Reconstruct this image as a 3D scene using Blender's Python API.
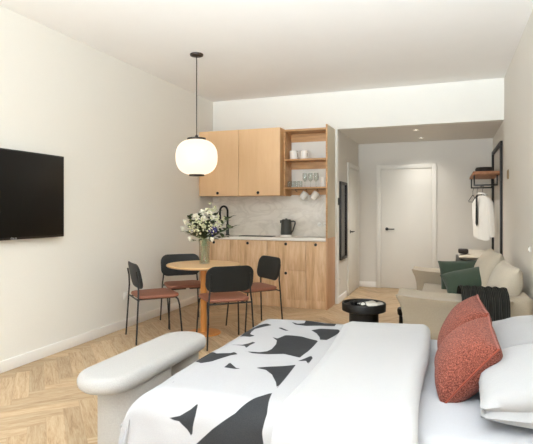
import bpy, bmesh, math, random
import numpy as np
from mathutils import Vector, Matrix, noise

for _o in list(bpy.data.objects):
    bpy.data.objects.remove(_o, do_unlink=True)
SC = bpy.context.scene
COL = SC.collection
PI = math.pi
rnd = random.Random(7)

# ------------------------------------------------------------------ camera
cam_d = bpy.data.cameras.new('camera')
cam = bpy.data.objects.new('camera', cam_d)
COL.objects.link(cam)
cam.location = (0, 0, 1.32)
cam.rotation_euler = (PI / 2, 0, math.radians(20.2))
cam_d.sensor_width = 36
cam_d.lens = 36 * 496 / 533
cam_d.shift_y = -12 / 533
cam_d.clip_start = .05
SC.camera = cam

# ------------------------------------------------------------------ world, light, exposure
w = bpy.data.worlds.new('sky')
SC.world = w
w.use_nodes = True
w.node_tree.nodes['Background'].inputs[0].default_value = (.80, .88, 1, 1)
w.node_tree.nodes['Background'].inputs[1].default_value = 1.0


def area(name, loc, rot, sx, sy, power, col):
    l = bpy.data.lights.new(name, 'AREA')
    l.shape = 'RECTANGLE'
    l.size, l.size_y, l.energy, l.color = sx, sy, power, col
    o = bpy.data.objects.new(name, l)
    COL.objects.link(o)
    o.location, o.rotation_euler = loc, rot
    return o


# daylight through the wide window in the wall behind the camera
area('window_daylight', (-1.4, -4.38, 1.40), (math.radians(125), 0, 0), 3.5, 2.5, 128, (.825, .915, 1.0))
# added fill light, not a room lamp: evens the brightness off the ceiling
up = area('bounce_fill', (-.55, -1.6, 1.45), (math.radians(130), 0, 0), 2.2, 1.4, 228, (.825, .92, .995))
up.data.spread = math.radians(80)
SC.cycles.diffuse_bounces = 8
SC.view_settings.view_transform = 'Standard'
SC.view_settings.look = 'None'
SC.view_settings.gamma = 1
SC.view_settings.use_curve_mapping = False
SC.view_settings.exposure = 0.26


# ------------------------------------------------------------------ materials
def lin(h):
    h = h.lstrip('#')
    c = [int(h[i:i + 2], 16) / 255 for i in (0, 2, 4)]
    return tuple(x / 12.92 if x <= .04045 else ((x + .055) / 1.055) ** 2.4 for x in c) + (1,)


class NT:
    def __init__(s, name):
        s.m = bpy.data.materials.new(name)
        s.m.use_nodes = True
        s.t = s.m.node_tree
        s.b = s.t.nodes['Principled BSDF']

    def n(s, typ, **kw):
        nd = s.t.nodes.new(typ)
        for k, v in kw.items():
            if isinstance(k, str) and hasattr(nd, k):
                setattr(nd, k, v)
            else:
                nd.inputs[k].default_value = v
        return nd

    def l(s, a, b):
        s.t.links.new(a, b)

    def coords(s, scale=(1, 1, 1), kind='Object', rot=(0, 0, 0)):
        tc = s.n('ShaderNodeTexCoord')
        mp = s.n('ShaderNodeMapping')
        mp.inputs['Scale'].default_value = scale
        mp.inputs['Rotation'].default_value = rot
        s.l(tc.outputs[kind], mp.inputs[0])
        return mp.outputs[0]

    def ramp(s, fac, stops):
        r = s.n('ShaderNodeValToRGB')
        e = r.color_ramp.elements
        while len(e) < len(stops):
            e.new(.5)
        for i, (p, c) in enumerate(stops):
            e[i].position = p
            e[i].color = c
        s.l(fac, r.inputs[0])
        return r.outputs[0]

    def noise(s, vec, scale, detail=4, rough=.55, dist=0):
        nz = s.n('ShaderNodeTexNoise')
        nz.inputs['Scale'].default_value = scale
        nz.inputs['Detail'].default_value = detail
        nz.inputs['Roughness'].default_value = rough
        nz.inputs['Distortion'].default_value = dist
        s.l(vec, nz.inputs['Vector'])
        return nz.outputs['Fac']

    def bump(s, h, strength=.3, dist=.01):
        b = s.n('ShaderNodeBump')
        b.inputs['Strength'].default_value = strength
        b.inputs['Distance'].default_value = dist
        s.l(h, b.inputs['Height'])
        s.l(b.outputs[0], s.b.inputs['Normal'])


def plain(name, col, rough=.5, metal=0, bump=0, bscale=60, spec=.5, var=.04):
    k = NT(name)
    c = lin(col) if isinstance(col, str) else col
    v = k.coords()
    f = k.noise(v, bscale if bump else 3, 3)
    d = tuple(x * (1 - var) for x in c[:3]) + (1,)
    u = tuple(min(1, x * (1 + var)) for x in c[:3]) + (1,)
    k.l(k.ramp(f, [(.3, d), (.7, u)]), k.b.inputs['Base Color'])
    k.b.inputs['Roughness'].default_value = rough
    k.b.inputs['Metallic'].default_value = metal
    k.b.inputs['Specular IOR Level'].default_value = spec
    if bump:
        k.bump(f, bump, .004)
    return k.m


def fabric(name, col, scale=260, bump=.35, var=.10, rough=.9, fold=0, sheen=.2):
    k = NT(name)
    c = lin(col)
    v = k.coords()
    f = k.noise(v, scale, 2)
    d = tuple(x * (1 - var) for x in c[:3]) + (1,)
    u = tuple(min(1, x * (1 + var)) for x in c[:3]) + (1,)
    k.l(k.ramp(f, [(.3, d), (.7, u)]), k.b.inputs['Base Color'])
    k.b.inputs['Roughness'].default_value = rough
    k.b.inputs['Specular IOR Level'].default_value = .2
    k.b.inputs['Sheen Weight'].default_value = sheen
    if fold:
        g = k.noise(v, 5, 3, .5, 1.5)
        mx = k.n('ShaderNodeMath', operation='MULTIPLY_ADD')
        k.l(g, mx.inputs[0])
        mx.inputs[1].default_value = fold
        k.l(f, mx.inputs[2])
        k.bump(mx.outputs[0], bump, .006)
    else:
        k.bump(f, bump, .003)
    return k.m


def wood(name, dark, mid, light, axis='Z', grain=1.0, rough=.5, scale=1.0):
    k = NT(name)
    st = {'X': (.09, 1, 1), 'Y': (1, .09, 1), 'Z': (1, 1, .09)}[axis]
    v = k.coords(tuple(x * scale for x in st))
    f1 = k.noise(v, 9, 6, .6, .8)
    f2 = k.noise(v, 60, 4, .65, .2)
    mx = k.n('ShaderNodeMix')
    mx.inputs[0].default_value = .35
    k.l(f1, mx.inputs[2])
    k.l(f2, mx.inputs[3])
    a, b, c = lin(dark), lin(mid), lin(light)
    a = tuple(b[i] + (a[i] - b[i]) * grain for i in range(3)) + (1,)
    c = tuple(b[i] + (c[i] - b[i]) * grain for i in range(3)) + (1,)
    k.l(k.ramp(mx.outputs[0], [(.36, a), (.5, b), (.64, c)]), k.b.inputs['Base Color'])
    k.b.inputs['Roughness'].default_value = rough
    k.b.inputs['Specular IOR Level'].default_value = .3
    k.bump(f2, .06, .002)
    return k.m


def floor_mat():
    k = NT('oak_herringbone')
    tc = k.n('ShaderNodeUVMap')
    tc.uv_map = 'plank'
    mp = k.n('ShaderNodeMapping')
    mp.inputs['Scale'].default_value = (1.6, 15, 1)
    k.l(tc.outputs[0], mp.inputs[0])
    f1 = k.noise(mp.outputs[0], 1.7, 6, .6, 1.3)
    f2 = k.noise(mp.outputs[0], 9, 4, .65, .3)
    mx = k.n('ShaderNodeMix')
    mx.inputs[0].default_value = .35
    k.l(f1, mx.inputs[2])
    k.l(f2, mx.inputs[3])
    base = k.ramp(mx.outputs[0], [(.33, lin('#97795a')), (.46, lin('#b99d7c')), (.60, lin('#c8b394'))])
    at = k.n('ShaderNodeAttribute')
    at.attribute_name = 'tone'
    tone = k.ramp(at.outputs['Fac'], [(0, (.84, .83, .81, 1)), (1, (1.10, 1.10, 1.09, 1))])
    m2 = k.n('ShaderNodeMix', data_type='RGBA', blend_type='MULTIPLY')
    m2.inputs[0].default_value = 1
    k.l(base, m2.inputs[6])
    k.l(tone, m2.inputs[7])
    k.l(m2.outputs[2], k.b.inputs['Base Color'])
    k.b.inputs['Roughness'].default_value = .48
    k.b.inputs['Specular IOR Level'].default_value = .35
    k.bump(f2, .08, .002)
    return k.m


def marble_mat():
    k = NT('grey_veined_marble')
    v = k.coords((1, 1, 1.6))
    f = k.noise(v, 1.6, 5, .5, 1.2)
    g = k.noise(v, 1.9, 4, .5, 1.8)
    s1 = k.n('ShaderNodeMath', operation='SUBTRACT')
    k.l(g, s1.inputs[0])
    s1.inputs[1].default_value = .5
    ab = k.n('ShaderNodeMath', operation='ABSOLUTE')
    k.l(s1.outputs[0], ab.inputs[0])
    vein = k.ramp(ab.outputs[0], [(0, (.72, .70, .67, 1)), (.06, (1, 1, 1, 1))])
    base = k.ramp(f, [(.3, lin('#d6cfc3')), (.5, lin('#e8e2d7')), (.7, lin('#efeae1'))])
    m2 = k.n('ShaderNodeMix', data_type='RGBA', blend_type='MULTIPLY')
    m2.inputs[0].default_value = .4
    k.l(base, m2.inputs[6])
    k.l(vein, m2.inputs[7])
    k.l(m2.outputs[2], k.b.inputs['Base Color'])
    k.b.inputs['Roughness'].default_value = .3
    return k.m


def glass_mat(name, tint=(.93, .95, .94, 1)):
    """thin clear glass: see-through with a fresnel reflection"""
    k = NT(name)
    tr = k.n('ShaderNodeBsdfTransparent')
    tr.inputs[0].default_value = tint
    gl = k.n('ShaderNodeBsdfGlossy')
    gl.inputs['Roughness'].default_value = .03
    lw = k.n('ShaderNodeLayerWeight')
    pw = k.n('ShaderNodeMath', operation='POWER')
    k.l(lw.outputs['Facing'], pw.inputs[0])
    pw.inputs[1].default_value = 3
    ml = k.n('ShaderNodeMath', operation='MULTIPLY_ADD')
    k.l(pw.outputs[0], ml.inputs[0])
    ml.inputs[1].default_value = .55
    ml.inputs[2].default_value = .04
    mx = k.n('ShaderNodeMixShader')
    k.l(ml.outputs[0], mx.inputs[0])
    k.l(tr.outputs[0], mx.inputs[1])
    k.l(gl.outputs[0], mx.inputs[2])
    k.l(mx.outputs[0], k.t.nodes['Material Output'].inputs[0])
    return k.m


def emit(name, col, strength):
    k = NT(name)
    k.b.inputs['Base Color'].default_value = tuple(x * .2 for x in lin(col)[:3]) + (1,)
    k.b.inputs['Emission Color'].default_value = lin(col)
    k.b.inputs['Emission Strength'].default_value = strength
    k.b.inputs['Roughness'].default_value = .3
    return k.m


def duvet_mat():
    k = NT('duvet_black_and_white_print')
    at = k.n('ShaderNodeAttribute')
    at.attribute_name = 'ink'
    mr = k.n('ShaderNodeMapRange')
    mr.inputs[1].default_value = -.0015
    mr.inputs[2].default_value = .0015
    k.l(at.outputs['Fac'], mr.inputs[0])
    v = k.coords()
    f = k.noise(v, 300, 2)
    wht = k.ramp(f, [(.3, lin('#a3a3a5')), (.7, lin('#a9a9ab'))])
    blk = k.ramp(f, [(.3, lin('#2b2c2e')), (.7, lin('#343537'))])
    mx = k.n('ShaderNodeMix', data_type='RGBA')
    k.l(mr.outputs[0], mx.inputs[0])
    k.l(wht, mx.inputs[6])
    k.l(blk, mx.inputs[7])
    k.l(mx.outputs[2], k.b.inputs['Base Color'])
    k.b.inputs['Roughness'].default_value = .85
    k.b.inputs['Specular IOR Level'].default_value = .2
    g = k.noise(v, 4, 3, .5, 1)
    k.bump(g, .25, .02)
    return k.m


def boucle(name, dark, light):
    k = NT(name)
    v = k.coords()
    vo = k.n('ShaderNodeTexVoronoi')
    vo.inputs['Scale'].default_value = 130
    k.l(v, vo.inputs['Vector'])
    f = k.noise(v, 180, 3, .65)
    k.l(k.ramp(f, [(.38, lin(dark)), (.68, lin(light))]), k.b.inputs['Base Color'])
    k.b.inputs['Roughness'].default_value = .95
    k.b.inputs['Specular IOR Level'].default_value = .1
    k.b.inputs['Sheen Weight'].default_value = .08
    mx = k.n('ShaderNodeMath', operation='ADD')
    k.l(vo.outputs['Distance'], mx.inputs[0])
    k.l(f, mx.inputs[1])
    k.bump(mx.outputs[0], .8, .006)
    return k.m


def ribbed_mat():
    k = NT('charcoal_ribbed_wool')
    uv = k.n('ShaderNodeUVMap')
    uv.uv_map = 'plank'
    wv = k.n('ShaderNodeTexWave')
    wv.inputs['Scale'].default_value = 9
    wv.inputs['Distortion'].default_value = .6
    wv.bands_direction = 'Y'
    k.l(uv.outputs[0], wv.inputs['Vector'])
    k.l(k.ramp(wv.outputs['Fac'], [(.1, lin('#242422')), (.9, lin('#44433e'))]), k.b.inputs['Base Color'])
    k.b.inputs['Roughness'].default_value = .95
    k.b.inputs['Specular IOR Level'].default_value = .04
    k.bump(wv.outputs['Fac'], .8, .01)
    return k.m


M = dict(
    wall=plain('warm_white_plaster', '#e7e5de', .9, bump=.05, bscale=90, spec=.2, var=.01),
    wallr=plain('beige_plaster', '#e2dfd9', .9, bump=.05, bscale=90, spec=.2, var=.01),
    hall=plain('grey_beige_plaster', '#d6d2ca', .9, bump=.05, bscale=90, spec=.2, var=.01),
    ceil=plain('white_ceiling_paint', '#f3f2f0', .95, spec=.1, var=.008),
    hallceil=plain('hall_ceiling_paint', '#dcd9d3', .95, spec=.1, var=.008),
    trim=plain('white_trim_paint', '#f1efeb', .5, var=.01),
    door=plain('door_paint', '#dcd9d1', .45, var=.01),
    floor=floor_mat(), marble=marble_mat(),
    counter=plain('pale_stone_counter', '#e8e3da', .35, var=.04),
    oak=wood('kitchen_oak', '#bd9670', '#d6b18a', '#e8cba8', 'Z', 1.0),
    oakx=wood('shelf_oak', '#ab8059', '#c69b6e', '#d4ad82', 'X', 1.0),
    oakg=wood('side_panel_oak', '#b88e6b', '#c69c79', '#cfa887', 'Z', .6),
    beige=plain('end_panel_beige', '#cfc4ad', .5, var=.03),
    maple=wood('wall_cabinet_wood', '#deb78b', '#e5bf94', '#eac79d', 'Z', .5),
    maples=wood('wall_cabinet_side_wood', '#bd905f', '#c99c6c', '#d3a878', 'Z', .6),
    tablewood=wood('table_wood', '#d0a877', '#dcb687', '#e5c196', 'X', .7, .4),
    tableleg=wood('table_leg_wood', '#bd7b3b', '#cb8a48', '#d49858', 'Z', .6, .4),
    black=plain('black_metal', '#171615', .42, var=.06),
    chairleg=plain('chair_black_steel', '#161716', .4, var=.05),
    chairback=plain('chair_black_shell', '#191b1a', .5, bump=.05, bscale=120, var=.06),
    leather=plain('brown_leather', '#8c5844', .55, bump=.15, bscale=60, var=.10),
    screen=plain('tv_screen', '#0d0c0a', .38, var=.02, spec=.25),
    tvframe=plain('tv_bezel', '#1a1816', .35),
    silver=plain('silver_letters', '#b9b9b9', .3, metal=.6),
    globe=emit('opal_glass_glow', '#fff1d8', .93),
    lampmetal=plain('dark_bronze', '#2a211a', .45),
    spot=emit('downlight_glow', '#fff1d8', 9),
    white=plain('white_ceramic', '#eeebe4', .25, var=.01),
    kettle=plain('anthracite_plastic', '#3d3d39', .5, var=.05),
    glass=glass_mat('clear_glass'),
    stone=fabric('bench_boucle_cream', '#a8a6a3', 200, .5, .06),
    benchleg=fabric('bench_base_grey', '#a9a6a1', 120, .2, .05),
    linen=fabric('white_bed_linen', '#aaaaab', 300, .25, .03, fold=2.2),
    sheet=fabric('white_sheet', '#abacb0', 300, .2, .02, fold=1.5),
    pillow=fabric('white_pillow_cotton', '#a2a2a3', 300, .3, .02, fold=3.0),
    duvet=duvet_mat(),
    rust=boucle('rust_boucle', '#57281f', '#ac6655'),
    rustseam=fabric('rust_piping', '#8c4230', 200, .3),
    sofa=fabric('sofa_linen_taupe', '#aea18d', 220, .4, .09, fold=1.2),
    sofab=fabric('sofa_cushion_beige', '#c4baa8', 220, .4, .08, fold=2),
    green=fabric('dark_green_velvet', '#3c4a3d', 160, .3, .12, fold=1.2),
    throw=ribbed_mat(),
    blackwood=plain('black_stained_wood', '#121110', .5, bump=.08, bscale=30, var=.1),
    paper=plain('magazine_paper', '#dedbd3', .6, var=.06),
    mirror=plain('mirror_glass', '#0d0c0b', .12, metal=0, var=0),
    rackwood=wood('rack_walnut', '#8d5d3f', '#a5724f', '#b78461', 'Y', .9),
    bag=plain('dark_brown_leather', '#2a211a', .6, var=.1),
    shirt=fabric('white_shirt_cotton', '#eae8e2', 260, .25, .02, fold=2.5),
    tie=plain('black_ribbon', '#151515', .7),
    brass=plain('aged_brass', '#8f7650', .4, metal=.4, var=.08),
    leaf=plain('olive_leaf', '#55603f', .6, var=.22),
    leafd=plain('dark_leaf', '#3b4a30', .6, var=.2),
    stem=plain('flower_stem', '#a3ad86', .6, var=.1),
    petal=plain('white_petal', '#ece8d6', .7, var=.04),
    petaly=plain('cream_petal', '#dcdcb4', .7, var=.07),
    blue=plain('violet_petal', '#3f3c78', .7, var=.15),
)


# ------------------------------------------------------------------ geometry helpers
class MB:
    """collects shapes into one mesh; coordinates are world, 'org' is subtracted."""

    def __init__(s, org=(0, 0, 0)):
        s.bm = bmesh.new()
        s.o = Vector(org)
        s.uv = s.bm.loops.layers.uv.new('plank')

    def _merge(s, t, mat=None):
        if mat is not None:
            bmesh.ops.transform(t, matrix=mat, verts=t.verts)
        bmesh.ops.translate(t, vec=-s.o, verts=t.verts)
        me = bpy.data.meshes.new('tmp')
        t.to_mesh(me)
        t.free()
        s.bm.from_mesh(me)
        bpy.data.meshes.remove(me)

    def box(s, lo, hi, bev=.003, seg=2, mat=None):
        t = bmesh.new()
        bmesh.ops.create_cube(t, size=1)
        lo, hi = Vector(lo), Vector(hi)
        d = hi - lo
        bmesh.ops.scale(t, vec=d, verts=t.verts)
        bmesh.ops.translate(t, vec=(lo + hi) / 2, verts=t.verts)
        b = min(bev, min(abs(x) for x in d) * .45)
        if b > 0:
            bmesh.ops.bevel(t, geom=t.edges[:], offset=b, segments=seg, profile=.5, affect='EDGES')
        s._merge(t, mat)
        return s

    def prism(s, pts, z0, z1, bev=0, seg=2, mat=None, hole=None):
        """extrude a 2-D outline (x, y) from z0 to z1"""
        t = bmesh.new()
        vs = [t.verts.new((x, y, z0)) for x, y in pts]
        f = t.faces.new(vs)
        r = bmesh.ops.extrude_face_region(t, geom=[f])
        nv = [v for v in r['geom'] if isinstance(v, bmesh.types.BMVert)]
        bmesh.ops.translate(t, vec=(0, 0, z1 - z0), verts=nv)
        bmesh.ops.recalc_face_normals(t, faces=t.faces)
        if bev:
            ed = [e for e in t.edges if abs(e.verts[0].co.z - e.verts[1].co.z) < 1e-6]
            bmesh.ops.bevel(t, geom=ed, offset=bev, segments=seg, profile=.5, affect='EDGES')
        s._merge(t, mat)
        return s

    def lathe(s, prof, c=(0, 0, 0), n=32, mat=None):
        t = bmesh.new()
        rings = []
        for r, z in prof:
            if r < 1e-5:
                rings.append([t.verts.new((0, 0, z))])
            else:
                rings.append([t.verts.new((r * math.cos(2 * PI * i / n), r * math.sin(2 * PI * i / n), z)) for i in range(n)])
        for a, b in zip(rings, rings[1:]):
            for i in range(n):
                j = (i + 1) % n
                if len(a) == 1 and len(b) == 1:
                    continue
                if len(a) == 1:
                    t.faces.new((a[0], b[j], b[i]))
                elif len(b) == 1:
                    t.faces.new((a[i], a[j], b[0]))
                else:
                    t.faces.new((a[i], a[j], b[j], b[i]))
        bmesh.ops.recalc_face_normals(t, faces=t.faces)
        m = Matrix.Translation(Vector(c))
        s._merge(t, m if mat is None else mat)
        return s

    def tube(s, pts, r=.01, n=8, closed=False, caps=True, mat=None):
        pts = [Vector(p) for p in pts]
        t = bmesh.new()
        N = len(pts)
        rings = []
        up = None
        for i, p in enumerate(pts):
            a = pts[(i - 1) % N] if (i > 0 or closed) else p
            b = pts[(i + 1) % N] if (i < N - 1 or closed) else p
            d = (b - a).normalized()
            if up is None:
                up = Vector((0, 0, 1)) if abs(d.z) < .9 else Vector((1, 0, 0))
            up = (up - d * up.dot(d))
            if up.length < 1e-6:
                up = d.orthogonal()
            up.normalize()
            q = d.cross(up)
            rr = r[i] if isinstance(r, (list, tuple)) else r
            rings.append([t.verts.new(p + (up * math.cos(2 * PI * k / n) + q * math.sin(2 * PI * k / n)) * rr) for k in range(n)])
        for i in range(N if closed else N - 1):
            a, b = rings[i], rings[(i + 1) % N]
            for k in range(n):
                t.faces.new((a[k], a[(k + 1) % n], b[(k + 1) % n], b[k]))
        if caps and not closed:
            t.faces.new(rings[0][::-1])
            t.faces.new(rings[-1])
        bmesh.ops.recalc_face_normals(t, faces=t.faces)
        s._merge(t, mat)
        return s

    def grid(s, fn, nu, nv, uvs=(1, 1), mat=None, wrapv=False):
        t = bmesh.new()
        uv = t.loops.layers.uv.new('plank')
        V = [[t.verts.new(fn(i / nu, j / nv)) for j in range(nv if wrapv else nv + 1)] for i in range(nu + 1)]
        for i in range(nu):
            for j in range(nv):
                j2 = (j + 1) % nv if wrapv else j + 1
                f = t.faces.new((V[i][j], V[i + 1][j], V[i + 1][j2], V[i][j2]))
                for lp, (a, b) in zip(f.loops, ((i, j), (i + 1, j), (i + 1, j + 1), (i, j + 1))):
                    lp[uv].uv = (a / nu * uvs[0], b / nv * uvs[1])
        s._merge(t, mat)
        return s

    def pillow(s, W, Hh, T, nz=.0, seed=0, pinch=.07, n=22, q=.5, mat=None, p=2.4):
        t = bmesh.new()
        up, dn = {}, {}
        for i in range(n + 1):
            for j in range(n + 1):
                u, v = -1 + 2 * i / n, -1 + 2 * j / n
                u, v = math.copysign(abs(u) ** .8, u), math.copysign(abs(v) ** .8, v)
                x = W / 2 * u * (1 - pinch * (1 - v * v))
                y = Hh / 2 * v * (1 - pinch * (1 - u * u))
                h = T / 2 * max(0, (1 - abs(u) ** p) * (1 - abs(v) ** p)) ** q
                w1 = noise.noise(Vector((x * 7 + seed * 9.1, y * 7, 1.3))) * nz
                w2 = noise.noise(Vector((x * 7 + seed * 9.1, y * 7, 7.7))) * nz
                k = min(1, h / (T * .25))
                if i in (0, n) or j in (0, n):
                    up[i, j] = dn[i, j] = t.verts.new((x, y, 0))
                else:
                    up[i, j] = t.verts.new((x, y, h + w1 * k))
                    dn[i, j] = t.verts.new((x, y, -h + w2 * k))
        for i in range(n):
            for j in range(n):
                t.faces.new((up[i, j], up[i + 1, j], up[i + 1, j + 1], up[i, j + 1]))
                t.faces.new((dn[i, j], dn[i, j + 1], dn[i + 1, j + 1], dn[i + 1, j]))
        bmesh.ops.recalc_face_normals(t, faces=t.faces)
        s._merge(t, mat)
        return s

    def ball(s, c, r, sub=2, scale=(1, 1, 1)):
        t = bmesh.new()
        bmesh.ops.create_icosphere(t, subdivisions=sub, radius=r)
        bmesh.ops.scale(t, vec=scale, verts=t.verts)
        bmesh.ops.translate(t, vec=c, verts=t.verts)
        s._merge(t)
        return s

    def build(s, name, mat, parent=None, smooth=35):
        me = bpy.data.meshes.new(name)
        s.bm.to_mesh(me)
        s.bm.free()
        me.materials.append(mat)
        if smooth:
            me.shade_smooth()
            me.set_sharp_from_angle(angle=math.radians(smooth))
        o = bpy.data.objects.new(name, me)
        COL.objects.link(o)
        if parent is not None:
            o.parent = parent
        elif s.o.length:
            o.location = s.o
        return o


def tag(o, label, cat, group=None):
    o['label'], o['category'] = label, cat
    if group:
        o['group'] = group
    return o


def thing(name, label, cat, loc=(0, 0, 0), rz=0, group=None):
    o = bpy.data.objects.new(name, None)
    o.empty_display_size = .1
    COL.objects.link(o)
    o.location = loc
    o.rotation_euler = (0, 0, rz)
    return tag(o, label, cat, group)


def struct(o):
    o['kind'] = 'structure'
    return o


def sbox(name, mat, *boxes, bev=0):
    m = MB()
    for lo, hi in boxes:
        m.box(lo, hi, bev)
    return struct(m.build(name, mat))


def copy_tree(o, parent=None):
    c = o.copy()
    COL.objects.link(c)
    if parent is not None:
        c.parent = parent
    for ch in list(o.children):
        copy_tree(ch, c)
    return c


def rrect(w, h, r, n=6, cx=0, cy=0):
    pts = []
    for sx, sy, a0 in ((1, 1, 0), (-1, 1, 90), (-1, -1, 180), (1, -1, 270)):
        for k in range(n + 1):
            a = math.radians(a0 + 90 * k / n)
            pts.append((cx + sx * (w / 2 - r) + r * math.cos(a), cy + sy * (h / 2 - r) + r * math.sin(a)))
    return pts


def basis(center, xdir, ydir):
    """matrix whose local x runs along xdir, local y near ydir, local z the face normal"""
    x = Vector(xdir).normalized()
    y = Vector(ydir)
    y = (y - x * y.dot(x)).normalized()
    z = x.cross(y)
    m = Matrix((x, y, z)).transposed().to_4x4()
    m.translation = Vector(center)
    return m


# ------------------------------------------------------------------ room shell
XL, XR, YB, YH, YF, ZC, ZH = -3.41, .65, 6.88, 8.60, -4.45, 2.98, 2.455
XH = -1.47
sbox('wall_left', M['wall'], ((XL - .15, YF - .15, 0), (XL, YB + .15, ZC)))
sbox('wall_right', M['wallr'], ((XR, YF - .15, 0), (XR + .15, YH + .15, ZC)))
sbox('wall_back', M['wall'], ((XL - .15, YB, 0), (XH, YB + .12, ZC)))
sbox('wall_bulkhead', M['wall'], ((XH, YB, ZH), (XR, YB + .12, ZC)))
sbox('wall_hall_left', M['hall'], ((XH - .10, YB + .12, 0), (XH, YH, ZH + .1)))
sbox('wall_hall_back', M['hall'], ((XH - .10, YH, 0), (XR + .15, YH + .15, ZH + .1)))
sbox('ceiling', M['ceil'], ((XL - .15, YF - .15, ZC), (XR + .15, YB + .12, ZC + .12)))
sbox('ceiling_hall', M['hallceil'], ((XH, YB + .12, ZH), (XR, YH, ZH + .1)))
# wall behind the camera, with its wide window opening
WX0, WX1, WZ0, WZ1 = -3.2, .4, .10, 2.72
sbox('wall_front', M['wall'],
     ((XL - .15, YF - .15, 0), (WX0, YF, ZC)), ((WX1, YF - .15, 0), (XR + .15, YF, ZC)),
     ((WX0, YF - .15, 0), (WX1, YF, WZ0)), ((WX0, YF - .15, WZ1), (WX1, YF, ZC)))
win = struct(MB().box((WX0, YF - .10, WZ0), (WX0 + .07, YF - .03, WZ1)).box((WX1 - .07, YF - .10, WZ0), (WX1, YF - .03, WZ1))
             .box((WX0 + .07, YF - .10, WZ0), (WX1 - .07, YF - .03, WZ0 + .07)).box((WX0 + .07, YF - .10, WZ1 - .07), (WX1 - .07, YF - .03, WZ1))
             .box((-1.44, YF - .10, WZ0 + .07), (-1.37, YF - .03, WZ1 - .07)).build('window_1', M['trim']))


def herringbone():
    Wp, L = .105, .63
    bm = bmesh.new()
    uv = bm.loops.layers.uv.new('plank')
    tone = bm.loops.layers.float_color.new('tone')
    c, s_ = math.cos(PI / 4), math.sin(PI / 4)
    x0, x1, y0, y1 = XL - .02, XR + .02, YF - .1, YH + .02
    R = 11
    g = .0011
    for k in range(-160, 161):
        for m in range(-18, 19):
            ou, ov = k * Wp + m * L, k * Wp - m * L
            for (u0, v0, du, dv, hor) in ((ou, ov, L, Wp, 1), (ou, ov + Wp, Wp, L, 0)):
                cu, cv = u0 + du / 2, v0 + dv / 2
                cx, cy = cu * c - cv * s_ - 1, cu * s_ + cv * c + 3
                if not (x0 - .4 < cx < x1 + .4 and y0 - .4 < cy < y1 + .4):
                    continue
                vs = []
                for a, b in ((u0 + g, v0 + g), (u0 + du - g, v0 + g), (u0 + du - g, v0 + dv - g), (u0 + g, v0 + dv - g)):
                    vs.append(bm.verts.new((a * c - b * s_ - 1, a * s_ + b * c + 3, 0)))
                f = bm.faces.new(vs)
                ru, rv, tn = rnd.random() * 40, rnd.random() * 40, rnd.random()
                cor = ((0, 0), (L, 0), (L, Wp), (0, Wp)) if hor else ((0, 0), (0, Wp), (L, Wp), (L, 0))
                for lp, (a, b) in zip(f.loops, cor):
                    lp[uv].uv = (a + ru, b + rv)
                    lp[tone] = (tn, tn, tn, 1)
    for co, no in (((x0, 0, 0), (-1, 0, 0)), ((x1, 0, 0), (1, 0, 0)), ((0, y0, 0), (0, -1, 0)), ((0, y1, 0), (0, 1, 0))):
        bmesh.ops.bisect_plane(bm, geom=bm.verts[:] + bm.edges[:] + bm.faces[:], plane_co=co, plane_no=no, clear_outer=True)
    # slab under the planks, seen only in the joints
    vs = [bm.verts.new(p) for p in ((x0, y0, -.0015), (x1, y0, -.0015), (x1, y1, -.0015), (x0, y1, -.0015))]
    f = bm.faces.new(vs)
    for lp in f.loops:
        lp[tone] = (0, 0, 0, 1)
    vs2 = [bm.verts.new((v.co.x, v.co.y, -.1)) for v in vs]
    bm.faces.new(vs2[::-1])
    for i in range(4):
        bm.faces.new((vs[i], vs2[i], vs2[(i + 1) % 4], vs[(i + 1) % 4]))
    me = bpy.data.meshes.new('floor')
    bm.to_mesh(me)
    bm.free()
    me.materials.append(M['floor'])
    o = bpy.data.objects.new('floor', me)
    COL.objects.link(o)
    return struct(o)


herringbone()
BH = .095
sbox('baseboard_left', M['trim'], ((XL, YF, 0), (XL + .014, YB - .47, BH)), bev=.003)
sbox('baseboard_right', M['trim'], ((XR - .014, YF, 0), (XR, YH, BH)), bev=.003)
sbox('baseboard_hall_left', M['trim'], ((XH, YB, 0), (XH + .014, 7.50, BH)), bev=.003)
sbox('baseboard_hall_back', M['trim'], ((XH + .014, YH - .014, 0), (-1.16, YH, BH)), ((-.21, YH - .014, 0), (XR - .014, YH, BH)), bev=.003)
sbox('baseboard_front', M['trim'], ((XL, YF, 0), (XR, YF + .014, BH)), bev=.003)

# ------------------------------------------------------------------ doors
# hall back door: frame with leaf and lever handle
d1 = struct(MB().box((-1.16, YH - .035, 0), (-1.085, YH, 2.08)).box((-.265, YH - .035, 0), (-.19, YH, 2.08))
            .box((-1.085, YH - .035, 2.01), (-.265, YH, 2.08)).build('door_1', M['door']))
lf = MB().box((-1.083, YH - .022, .008), (-.267, YH - .002, 2.008), .004).build('door_leaf', M['door'], d1)
MB().lathe([(0, 0), (.026, 0), (.026, .008), (.01, .01), (.01, .045), (0, .045)], n=20,
           mat=Matrix.Translation((-.985, YH - .022, 1.0)) @ Matrix.Rotation(PI / 2, 4, 'X')) \
    .tube([(-.985, YH - .064, 1.0), (-.86, YH - .064, 1.0)], .009).build('door_handle', M['black'], lf)
d2 = struct(MB().box((XH, 7.56, 0), (XH + .03, 7.63, 2.05)).box((XH, 8.44, 0), (XH + .03, 8.51, 2.05))
            .box((XH, 7.63, 1.98), (XH + .03, 8.44, 2.05)).build('door_2', M['door']))
lf = MB().box((XH + .002, 7.632, .008), (XH + .02, 8.438, 1.978), .004).build('door_leaf', M['door'], d2)
MB().lathe([(0, 0), (.026, 0), (.026, .008), (.01, .01), (.01, .045), (0, .045)], n=20,
           mat=Matrix.Translation((XH + .02, 7.73, .98)) @ Matrix.Rotation(PI / 2, 4, 'Y')) \
    .tube([(XH + .062, 7.73, .98), (XH + .062, 7.86, .98)], .009).build('door_handle', M['black'], lf)

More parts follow.
